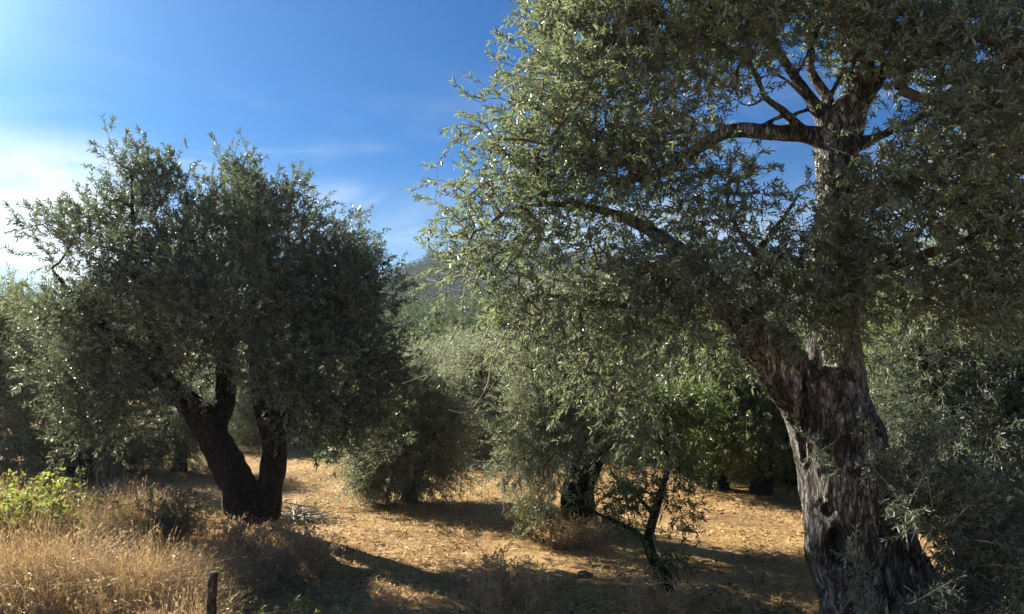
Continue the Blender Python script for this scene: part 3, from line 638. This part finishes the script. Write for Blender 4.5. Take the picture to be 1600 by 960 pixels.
# ------------------------------------------------------------------ background trees: prototypes, then copies
def proto(name, label, seed, group, H=4.6, spread=1.9, leafm=M_leaf_far, skirt=.30, ntw=2600, lsize=.085, lean=.2, barkm=M_bark_dark):
    rng = np.random.default_rng(seed)
    limbs = []
    th = H * .28
    base = [np.array([0, 0, -.1]), np.array([.03, 0, .3]), np.array([lean * .5, .05, th])]
    limbs.append(catmull(base, [.26, .2, .16]))
    nb = 5
    for k in range(nb):
        a = k * 2 * math.pi / nb + rng.uniform(-.4, .4); e = rng.uniform(.5, 1.0); c = base[-1]
        p1 = c + np.array([math.cos(a) * spread * .3, math.sin(a) * spread * .3, H * .2 * e]); p2 = c + np.array([math.cos(a) * spread * .6, math.sin(a) * spread * .6, H * .45 * e + .1])
        limbs.append(catmull([c - [0, 0, .2], p1, p2], [.12, .08, .03]))
    blobs = []
    for k in range(13):
        a = rng.uniform(0, 6.28); r = spread * math.sqrt(rng.random()) * .7; z = rng.uniform(skirt, .85) * H; f = 1 - .35 * abs(z / H - .5)
        blobs.append((np.array([math.cos(a) * r * f, math.sin(a) * r * f, z]), np.array([rng.uniform(.5, .8), rng.uniform(.5, .8), rng.uniform(.4, .65)]) * H / 4.6))
    blobs.append((np.array([0, 0, H * .6]), np.array([spread * .6, spread * .6, H * .28])))
    return build_tree(name, label, limbs, blobs, (0, 0, 0), 210, ntw, .24, seed, leafm, barkm, lsize=lsize, length=.3, pairs=7, two=False, voxel=.05, flute=.03, up=.4, droop=.25, wratio=.26, group=group)

G_BG = 'olive trees standing behind the grove clearing'
pA = proto('olive_tree', '', 101, G_BG); pB = proto('olive_tree', '', 102, G_BG, H=4.2, spread=2.2, skirt=.27); pC = proto('olive_tree', '', 103, G_BG, H=3.2, spread=1.7, skirt=.12, leafm=M_leaf_grey)
pD = proto('green_tree', '', 104, 'green bushes at the back of the field', H=2.6, spread=1.5, skirt=.12, leafm=M_leaf_green, lsize=.09)
pE = proto('lime_tree', '', 105, 'bright trees in full sun at the back', H=3.4, spread=1.6, skirt=.15, leafm=M_leaf_lime, lsize=.09)
used = set()
def put(p, px, d, s, label, rz=None, name=None, cat='tree', group=None):
    x = (px - 800) / FOC * d
    if p.name in used: r = copy_tree(p)
    else: r = p; used.add(p.name)
    r.location = (x, d, gz(x, d) - .02); r.scale = (s, s, s * random.uniform(.95, 1.05)); r.rotation_euler = (0, 0, random.uniform(0, 6.28) if rz is None else rz)
    r['label'] = label; r['category'] = cat
    if group: r['group'] = group
    if name: r.name = name
    return r
G_BG = None
ROW = [
 (pA, -70, 17, .95, 'rounded olive farther back at the left edge, over the dark one behind the bramble', 'tree'),
 (pA, -55, 14.5, .85, 'dark olive at the very left edge of the photo, nearest behind the bramble', 'tree'),
 (pA, 40, 18.5, .95, 'leafy olive with a dark trunk, second from the left edge, behind the bramble', 'tree'),
 (pB, 140, 25, .95, 'far olive showing over the low light green olive at the left', 'tree'),
 (pA, 240, 27, .9, 'far olive behind the leftmost stem of the wide dark olive', 'tree'),
 (pC, 285, 15.8, .72, 'small low olive with a short stem just left of the three-stemmed trunk', 'tree'),
 (pC, 345, 23, .95, 'far low olive in the gap between the stems of the wide dark olive', 'tree'),
 (pC, 395, 20.5, .85, 'low olive right behind the upright stem of the wide dark olive', 'tree'),
 (pC, 455, 24, .95, 'far low olive just right of the three-stemmed trunk', 'tree'),
 (pC, 545, 19, .85, 'low olive showing left of the low bushy olive, behind it', 'tree'),
 (pC, 130, 14.2, 1.0, 'light green low olive hanging beside the left edge of the wide dark olive', 'tree'),
 (pC, 610, 23, .8, 'pale far olive just above the low bushy olive, at its left', 'tree'),
 (pC, 660, 26, .95, 'pale far olive below the hill, between the two largest trees', 'tree'),
 (pC, 690, 18.6, .7, 'small olive at the left side of the end of the sunlit lane', 'tree'),
 (pC, 745, 20, .95, 'olive closing the end of the sunlit lane, behind the bare pale twigs', 'tree'),
 (pC, 805, 19, .95, 'olive at the right of the far end of the lane, left of the pale olive', 'tree'),
 (pC, 720, 31, 1.1, 'farthest olive above the end of the sunlit lane', 'tree'),
 (pC, 975, 18, .85, 'low olive showing just right of the trunk of the pale olive, behind it', 'tree'),
 (pB, 1010, 22, .8, 'far olive behind the crooked young olive', 'tree'),
 (pD, 1065, 15.5, 1.0, 'green bush behind the crooked young olive, leftmost bush at the field edge', 'bush'),
 (pD, 1115, 13.4, .92, 'green bush right of the crooked young olive, at the back edge of the field', 'bush'),
 (pD, 1185, 13.0, .85, 'dark green bush midway between the young olive and the big trunk', 'bush'),
 (pD, 1240, 14.0, 1.0, 'green bush touching the left side of the big trunk', 'bush'),
 (pE, 1120, 19.5, 1.05, 'bright yellow-green tree above the green bushes, left of the big trunk', 'tree'),
 (pE, 1235, 18.5, .8, 'bright yellow-green tree peeping out at the left edge of the big trunk', 'tree'),
 (pE, 1390, 12.5, .82, 'bright yellow-green tree just right of the big trunk', 'tree'),
 (pC, 1290, 15.5, 1.0, 'olive almost wholly hidden behind the big trunk', 'tree'),
 (pA, 1440, 13.5, 1.0, 'tall olive right of the big trunk, above the bright yellow-green tree', 'tree'),
 (pC, 1480, 11.5, .85, 'low grey olive behind the dark upright trunk at the right', 'tree'),
 (pA, 1570, 12.5, 1.0, 'tall olive near the right edge of the photo', 'tree'),
 (pC, 1640, 10.5, .85, 'low grey olive cut off by the right edge of the photo', 'tree'),
 (pB, 1330, 26, .85, 'far olive seen through the fork of the big trunk', 'tree'),
]
for p, px, d, sc_, lab, cat_ in ROW:
    put(p, px, d, sc_, lab, cat=cat_)

# far woods: crowns read as one mass on the slopes
def far_wood(name, n, y0, y1, size, nq, q, seed, mat, halfw):
    rng = np.random.default_rng(seed); Y = y0 + (y1 - y0) * rng.random(n); Xc = rng.uniform(-1, 1, n) * halfw * Y
    Zc = ground_h(Xc, Y); R = size * rng.uniform(.7, 1.35, n)
    C = np.stack([Xc, Y, Zc + R * .75], -1)
    lob = 6; LC = C[:, None] + nrm(rng.normal(size=(n, lob, 3))) * R[:, None, None] * .5 * np.array([1, 1, .8]); LR = R[:, None] * rng.uniform(.4, .65, (n, lob))
    m = nq // lob
    d = nrm(rng.normal(size=(n, lob, m, 3))); P = LC[:, :, None] + d * LR[:, :, None, None] * rng.uniform(.75, 1.05, (n, lob, m, 1)); P = P.reshape(-1, 3); d = d.reshape(-1, 3)
    Nn = d + rng.normal(size=d.shape) * .5; D = np.cross(Nn, rng.normal(size=d.shape)); k = len(P)
    V, F, _ = leaf_geo(P, D, Nn, q * rng.uniform(.6, 1.3, k), q * .8 * rng.uniform(.6, 1.2, k), False)
    rnd = np.repeat(rng.random(n), lob * m) * .7 + rng.random(k) * .3
    o = link(name, quads_mesh(name, V, F, rnd), mat); tag(o, kind='stuff'); return o
o = far_wood('slope_wood', 480, 40, 150, 2.5, 480, .32, 201, M_slope, .5); tag(o, 'grey-green olive wood covering the lower slope behind the grove', 'wood')
o = far_wood('hill_wood', 2200, 150, 330, 2.6, 96, .65, 202, M_wood, .5); tag(o, 'bluish wood covering the distant hill', 'wood')

# ------------------------------------------------------------------ grass, straw and weeds
def blades(P, H, W, lean, rng, head=0.0):
    n = len(P); a = rng.uniform(0, 2 * math.pi, n); d = np.stack([np.cos(a), np.sin(a), np.zeros(n)], -1)
    b = rng.uniform(0, 2 * math.pi, n); s = np.stack([np.cos(b), np.sin(b), np.zeros(n)], -1) * (W / 2)[:, None]
    up = np.array([0, 0, 1.]); H1 = H[:, None]
    m = P + up * H1 * .55 + d * H1 * lean[:, None] * .25; t = P + up * H1 * (1 - .35 * lean[:, None]) + d * H1 * lean[:, None] * .8
    V = np.stack([P - s, P + s, m + s * .8, m - s * .8, t + s * .15, t - s * .15], 1).reshape(-1, 3); o = np.arange(n)[:, None] * 6
    F = np.stack([o + [0, 1, 2, 3], o + [3, 2, 4, 5]], 1).reshape(-1, 4); rnd = np.repeat(rng.random(n), 2)
    if head > 0:
        h = rng.random(n) < head; k = h.sum(); j = 5
        tt, mm = t[h], m[h]; f = rng.uniform(.45, 1.0, (k, j, 1)); Pp = (mm[:, None] * (1 - f) + tt[:, None] * f).reshape(-1, 3)
        D = nrm(np.repeat(tt - mm, j, 0) * 2.5 + rng.normal(size=(k * j, 3)) * .12); L = rng.uniform(.02, .045, k * j)
        V2, F2, _ = leaf_geo(Pp, D, rng.normal(size=(k * j, 3)), L, L * .28, False)
        F = np.concatenate([F, F2 + len(V)]); V = np.concatenate([V, V2]); rnd = np.concatenate([rnd, np.repeat(rng.random(k), j) * .5 + .5])
    return V, F, rnd

def tall_grass():
    rng = np.random.default_rng(61); n = 105000
    y = rng.uniform(4.6, 11.2, n); px = rng.uniform(-120, 470, n); x = (px - 800) / FOC * y
    P = np.stack([x, y, np.zeros(n)], -1)
    edge = 470 - 130 * sstep(8.5, 5.0, y) - 110 * sstep(9.6, 11, y)
    dens = np.clip((edge - px) / 110, 0, 1) * (.16 + sstep(.36, .58, fbm(P * 1.5 + 3, 3)))
    k = rng.random(n) < dens; P = P[k]; P[:, 2] = ground_h(P[:, 0], P[:, 1]) - .01; n = len(P)
    tall = .25 + 1.15 * sstep(.25, .75, fbm(P * 1.1 + 11, 3))
    px2 = P[:, 0] / P[:, 1] * FOC + 800; H = tall * rng.uniform(.35, 1.0, n) * .72 * (1 - .55 * sstep(180, 330, px2) * sstep(6.5, 8.0, P[:, 1])); V, F, r = blades(P, H, rng.uniform(.0025, .005, n), rng.uniform(.05, 1.25, n), rng, .22)
    o = link('dry_grass', quads_mesh('dry_grass', V, F, r), M_dry); tag(o, 'tall dry golden grass on the verge at the lower left', 'grass', kind='stuff')
tall_grass()

def straw():
    rng = np.random.default_rng(62); n = 200000
    y = 5.2 + 20 * rng.random(n) ** 1.7; px = rng.uniform(60, 1680, n); x = (px - 800) / FOC * y
    P = np.stack([x, y, np.zeros(n)], -1); k = rng.random(n) < .12 + sstep(.38, .62, fbm(P * np.array([1.1, 1.6, 1]) + 21, 3)); P = P[k]; n = len(P)
    P[:, 2] = ground_h(P[:, 0], P[:, 1]) + rng.uniform(.002, .03, n)
    a = rng.uniform(0, 6.28, n); D = np.stack([np.cos(a), np.sin(a), rng.normal(size=n) * .22], -1)
    L = rng.uniform(.04, .15, n); W = rng.uniform(.004, .010, n)
    V, F, _ = leaf_geo(P, D, np.array([0, 0, 1.]) + rng.normal(size=P.shape) * .4, L, W, False)
    r = np.clip(vnoise(P * .8) * .6 + rng.random(n) * .5 - .05, 0, 1)
    # short stubble standing among it
    k2 = rng.random(n) < .22; S = P[k2].copy(); S[:, 2] -= .03; m = len(S)
    V2, F2, r2 = blades(S, rng.uniform(.04, .13, m), rng.uniform(.004, .007, m), rng.uniform(.1, .8, m), rng)
    o = link('straw_litter', quads_mesh('straw_litter', np.concatenate([V, V2]), np.concatenate([F, F2 + len(V)]), np.concatenate([r, r2])), M_straw)
    tag(o, 'mown straw lying over the orange field', 'straw', kind='stuff')
straw()

def weed(name, label, px, py, d, n, h, spread, leafm, lsize, seed, wr=.35, pairs=6, stemm=None, cat='weed', group=None, lean=.5, two=True):
    rng = np.random.default_rng(seed); x, y = at(px, py, d)[:2]; root = link(name, None, loc=(x, y, gz(x, y))); tag(root, label, cat, group)
    A, B, R, bs, ds = [], [], [], [], []
    for k in range(n):
        a = rng.uniform(0, 6.28); r = spread * math.sqrt(rng.random()); b = np.array([math.cos(a), math.sin(a), 0]) * r * .35
        b[2] = gz(x + b[0], y + b[1]) - gz(x, y) - .02
        hh = h * rng.uniform(.5, 1.1); t = b + np.array([math.cos(a) * r * lean + rng.normal() * .08, math.sin(a) * r * lean + rng.normal() * .08, hh]); m = (b + t) / 2 + rng.normal(size=3) * .05
        pts, rr = catmull([b, m, t], [.005, .004, .0015], 4); A += list(pts[:-1]); B += list(pts[1:]); R += list(rr[:-1])
        for i in range(2, len(pts)):
            bs.append(pts[i]); ds.append(nrm(nrm(pts[i] - pts[i - 1]) + rng.normal(size=3) * .8))
    A, B, R, bs, ds = map(np.array, (A, B, R, bs, ds)); V, F = frusta(A, B, R, R * .9, 4)
    P, D, Nn, L, W, st = sprays(bs, ds, rng, h * .25, pairs, lsize, .15, wr)
    V2, F2 = frusta(st[0], st[1], np.full(len(bs), .002), np.full(len(bs), .001), 3)
    link('stems', quads_mesh('stems', np.concatenate([V, V2]), np.concatenate([F, F2 + len(V)])), stemm or M_twig_pale, root)
    V, F, q = leaf_geo(P, D, Nn, L, W, two); link('leaves', quads_mesh('leaves', V, F, np.repeat(rng.random(len(P)), q)), leafm, root)
    return root
weed('bramble_bush', 'bright yellow-green bramble in the sun at the left edge', 45, 850, 8.4, 80, .74, .85, M_leaf_lime, .055, 71, .58, 4, cat='bush')
weed('bramble_bush', 'small yellow-green bramble shoot right of the brighter bramble', 135, 850, 8.8, 16, .42, .5, M_leaf_lime, .05, 72, .58, 4, cat='bush')
weed('grey_shrub', 'grey-green wispy shrub in the dry grass left of the three-stemmed trunk', 270, 872, 8.7, 46, .62, .50, M_weed, .05, 73, .22, 7, cat='shrub')
weed('dry_weed', 'brown dry weed clump at the foot of the three-stemmed trunk', 385, 890, 8.4, 42, .36, .45, M_dry, .04, 74, .28, 6)
weed('dry_weed', 'dry brown weed clump right of the three-stemmed trunk, edge of the shade', 455, 900, 8.0, 42, .42, .48, M_dry, .04, 75, .28, 6)
weed('dead_weed', 'withered weed with curled dead leaves at the bottom, in the broad shade', 795, 985, 6.5, 46, .52, .36, M_dry, .045, 76, .22, 5)
weed('dead_weed', 'withered drooping weed with long leaves in front of the crooked young olive', 1020, 985, 6.5, 26, .40, .28, M_dry, .075, 77, .14, 4)
weed('green_weed', 'green leafy weed at the bottom edge, right of the fence post', 510, 985, 6.3, 14, .30, .28, M_leaf_lime, .04, 78, .35, 4)
weed('green_weed', 'small green weed at the bottom edge, beside the fence post', 405, 990, 6.2, 8, .24, .16, M_leaf_lime, .036, 79, .4, 4)
weed('green_weed', 'low green weed at the foot of the big grey trunk', 1225, 992, 6.2, 14, .24, .22, M_leaf_green, .05, 80, .3, 4)
weed('green_weed', 'faint low green weed between young olive and big trunk', 1150, 985, 6.4, 7, .18, .15, M_leaf_green, .045, 81, .3, 4)
weed('dry_weed', 'dry pale weed stalks in the broad shade near the bottom left of centre', 590, 985, 6.5, 14, .3, .24, M_dry, .05, 82, .2, 4)
weed('grass_tuft', 'yellow-green grass tuft at the foot of the pale olive', 838, 828, 9.9, 34, .42, .32, M_weed, .10, 83, .10, 3, cat='grass')
weed('grass_tuft', 'orange dry grass tuft skirting the trunk of the pale olive', 890, 850, 9.6, 46, .28, .45, M_dry, .10, 84, .09, 3, cat='grass')
weed('leafy_bush', 'olive-green small bush in front of the low bushy olive', 575, 775, 12.2, 30, .65, .45, M_weed, .07, 85, .3, 6, cat='bush')

# grey heap of cut twigs beside the three-stemmed trunk
def heap(label, px, py, d, n, rad, seed):
    rng = np.random.default_rng(seed); x, y = at(px, py, d)[:2]; z = gz(x, y)
    c = rng.normal(size=(n, 3)) * np.array([rad, rad * .6, .0]); c[:, 2] = np.abs(rng.normal(size=n)) * .09 * np.exp(-(c[:, 0] / rad) ** 2) + .02
    a = rng.uniform(0, 6.28, n); D = np.stack([np.cos(a), np.sin(a), rng.normal(size=n) * .25], -1) * rng.uniform(.12, .4, (n, 1))
    V, F = frusta(c - D, c + D, rng.uniform(.006, .014, n), rng.uniform(.003, .008, n), 5); V[:, 2] = np.maximum(V[:, 2], .0)
    o = link('twig_heap', quads_mesh('twig_heap', V, F), M_twig_pale, loc=(x, y, z)); tag(o, label, 'brushwood')
heap('pale grey heap of cut twigs right of the three-stemmed trunk', 472, 808, 10.7, 80, .19, 91)
heap('grey heap of pruned twigs in the shade left of the three-stemmed trunk', 205, 775, 12.6, 220, .5, 92)

# clods of earth on the field
def clod(label, px, py, d, r, seed):
    bm_v, bm_f = [], []
    x, y = at(px, py, d)[:2]; nu, nv = 14, 8; V = []
    for i in range(nv + 1):
        for j in range(nu):
            t = math.pi * i / nv; p = 2 * math.pi * j / nu; V.append((math.sin(t) * math.cos(p), math.sin(t) * math.sin(p), math.cos(t) * .6))
    V = np.array(V); V *= (r * (.75 + .6 * fbm(V * 1.8 + seed, 3)))[:, None]
    F = [(i * nu + j, i * nu + (j + 1) % nu, (i + 1) * nu + (j + 1) % nu, (i + 1) * nu + j) for i in range(nv) for j in range(nu)]
    o = link('earth_clod', quads_mesh('earth_clod', V, np.array(F)[:, ::-1], smooth=True), M_clod, loc=(x, y, gz(x, y) + r * .2)); tag(o, label, 'clod')
M_clod = plain_mat('earth', (0.13, 0.085, 0.05), .95)
clod('dark clod of earth on the sunlit straw left of the young olive', 913, 886, 8.3, .075, 1)
clod('small dark clod by the stripes of shade right of the young olive', 1068, 822, 10.3, .08, 2)

# fallen leaves and dark crumbs under the trees
def litter():
    rng = np.random.default_rng(65); n = 26000; y = 5.5 + 17 * rng.random(n) ** 1.5; x = (rng.uniform(100, 1650, n) - 800) / FOC * y
    P = np.stack([x, y, np.zeros(n)], -1); k = rng.random(n) < sstep(.45, .68, fbm(P * 1.3 + 40, 3)) + .04; P = P[k]; n = len(P); P[:, 2] = ground_h(P[:, 0], P[:, 1]) + rng.uniform(.008, .035, n)
    a = rng.uniform(0, 6.28, n); D = np.stack([np.cos(a), np.sin(a), rng.normal(size=n) * .3], -1); L = rng.uniform(.03, .075, n)
    V, F, _ = leaf_geo(P, D, np.array([0, 0, 1.]) + rng.normal(size=P.shape) * .5, L, L * rng.uniform(.25, .6, n), False)
    o = link('fallen_leaves', quads_mesh('fallen_leaves', V, F, rng.random(n)), M_dead); tag(o, 'dry fallen leaves scattered over the field', 'leaves', kind='stuff')
litter()

# fence post
def fence_post():
    x, y = at(327, 930, 5.2)[:2]; z = gz(x, y); ztop = at(327, 893, 5.2)[2]
    H = ztop - z; P = np.array([[0, 0, -.2], [.004, 0, H * .4], [-.003, .003, H * .8], [.0, 0, H - .008], [0, 0, H]]); R = np.array([.034, .032, .031, .030, .022])
    V, F, caps = tube(*catmull(P, R, 5), k=14)
    V = V + (np.stack([fbm(V * np.array([30, 30, 4]), 2), fbm(V * np.array([30, 30, 4]) + 9, 2), np.zeros(len(V))], -1) - .5) * .014
    me = bpy.data.meshes.new('fence_post'); me.from_pydata(V.tolist(), [], F + caps); me.update()
    o = link('fence_post', me, M_bark_grey, loc=(x, y, z)); o.rotation_euler = (0, math.radians(2), 0)
    tag(o, 'weathered grey wooden fence post in the grass at the bottom left', 'fence post')
fence_post()

def haze():
    x, y0, y1, z0, z1 = 430, -58, 450, -3.0, 46.0
    V = [(-x, y0, z0), (x, y0, z0), (x, y1, z0), (-x, y1, z0), (-x, y0, z1), (x, y0, z1), (x, y1, z1), (-x, y1, z1)]
    F = [(3, 2, 1, 0), (4, 5, 6, 7), (0, 1, 5, 4), (1, 2, 6, 5), (2, 3, 7, 6), (3, 0, 4, 7)]
    m = bpy.data.materials.new('haze_air'); m.use_nodes = True; n, l = m.node_tree.nodes, m.node_tree.links; n.clear()
    out = n.new('ShaderNodeOutputMaterial'); v = n.new('ShaderNodeVolumePrincipled')
    v.inputs['Color'].default_value = (0.66, 0.82, 1.0, 1); v.inputs['Density'].default_value = 0.0003; v.inputs['Anisotropy'].default_value = 0.25
    l.new(v.outputs[0], out.inputs['Volume'])
    o = link('haze', quads_mesh('haze', V, np.array(F)), m); tag(o, kind='stuff')
haze()
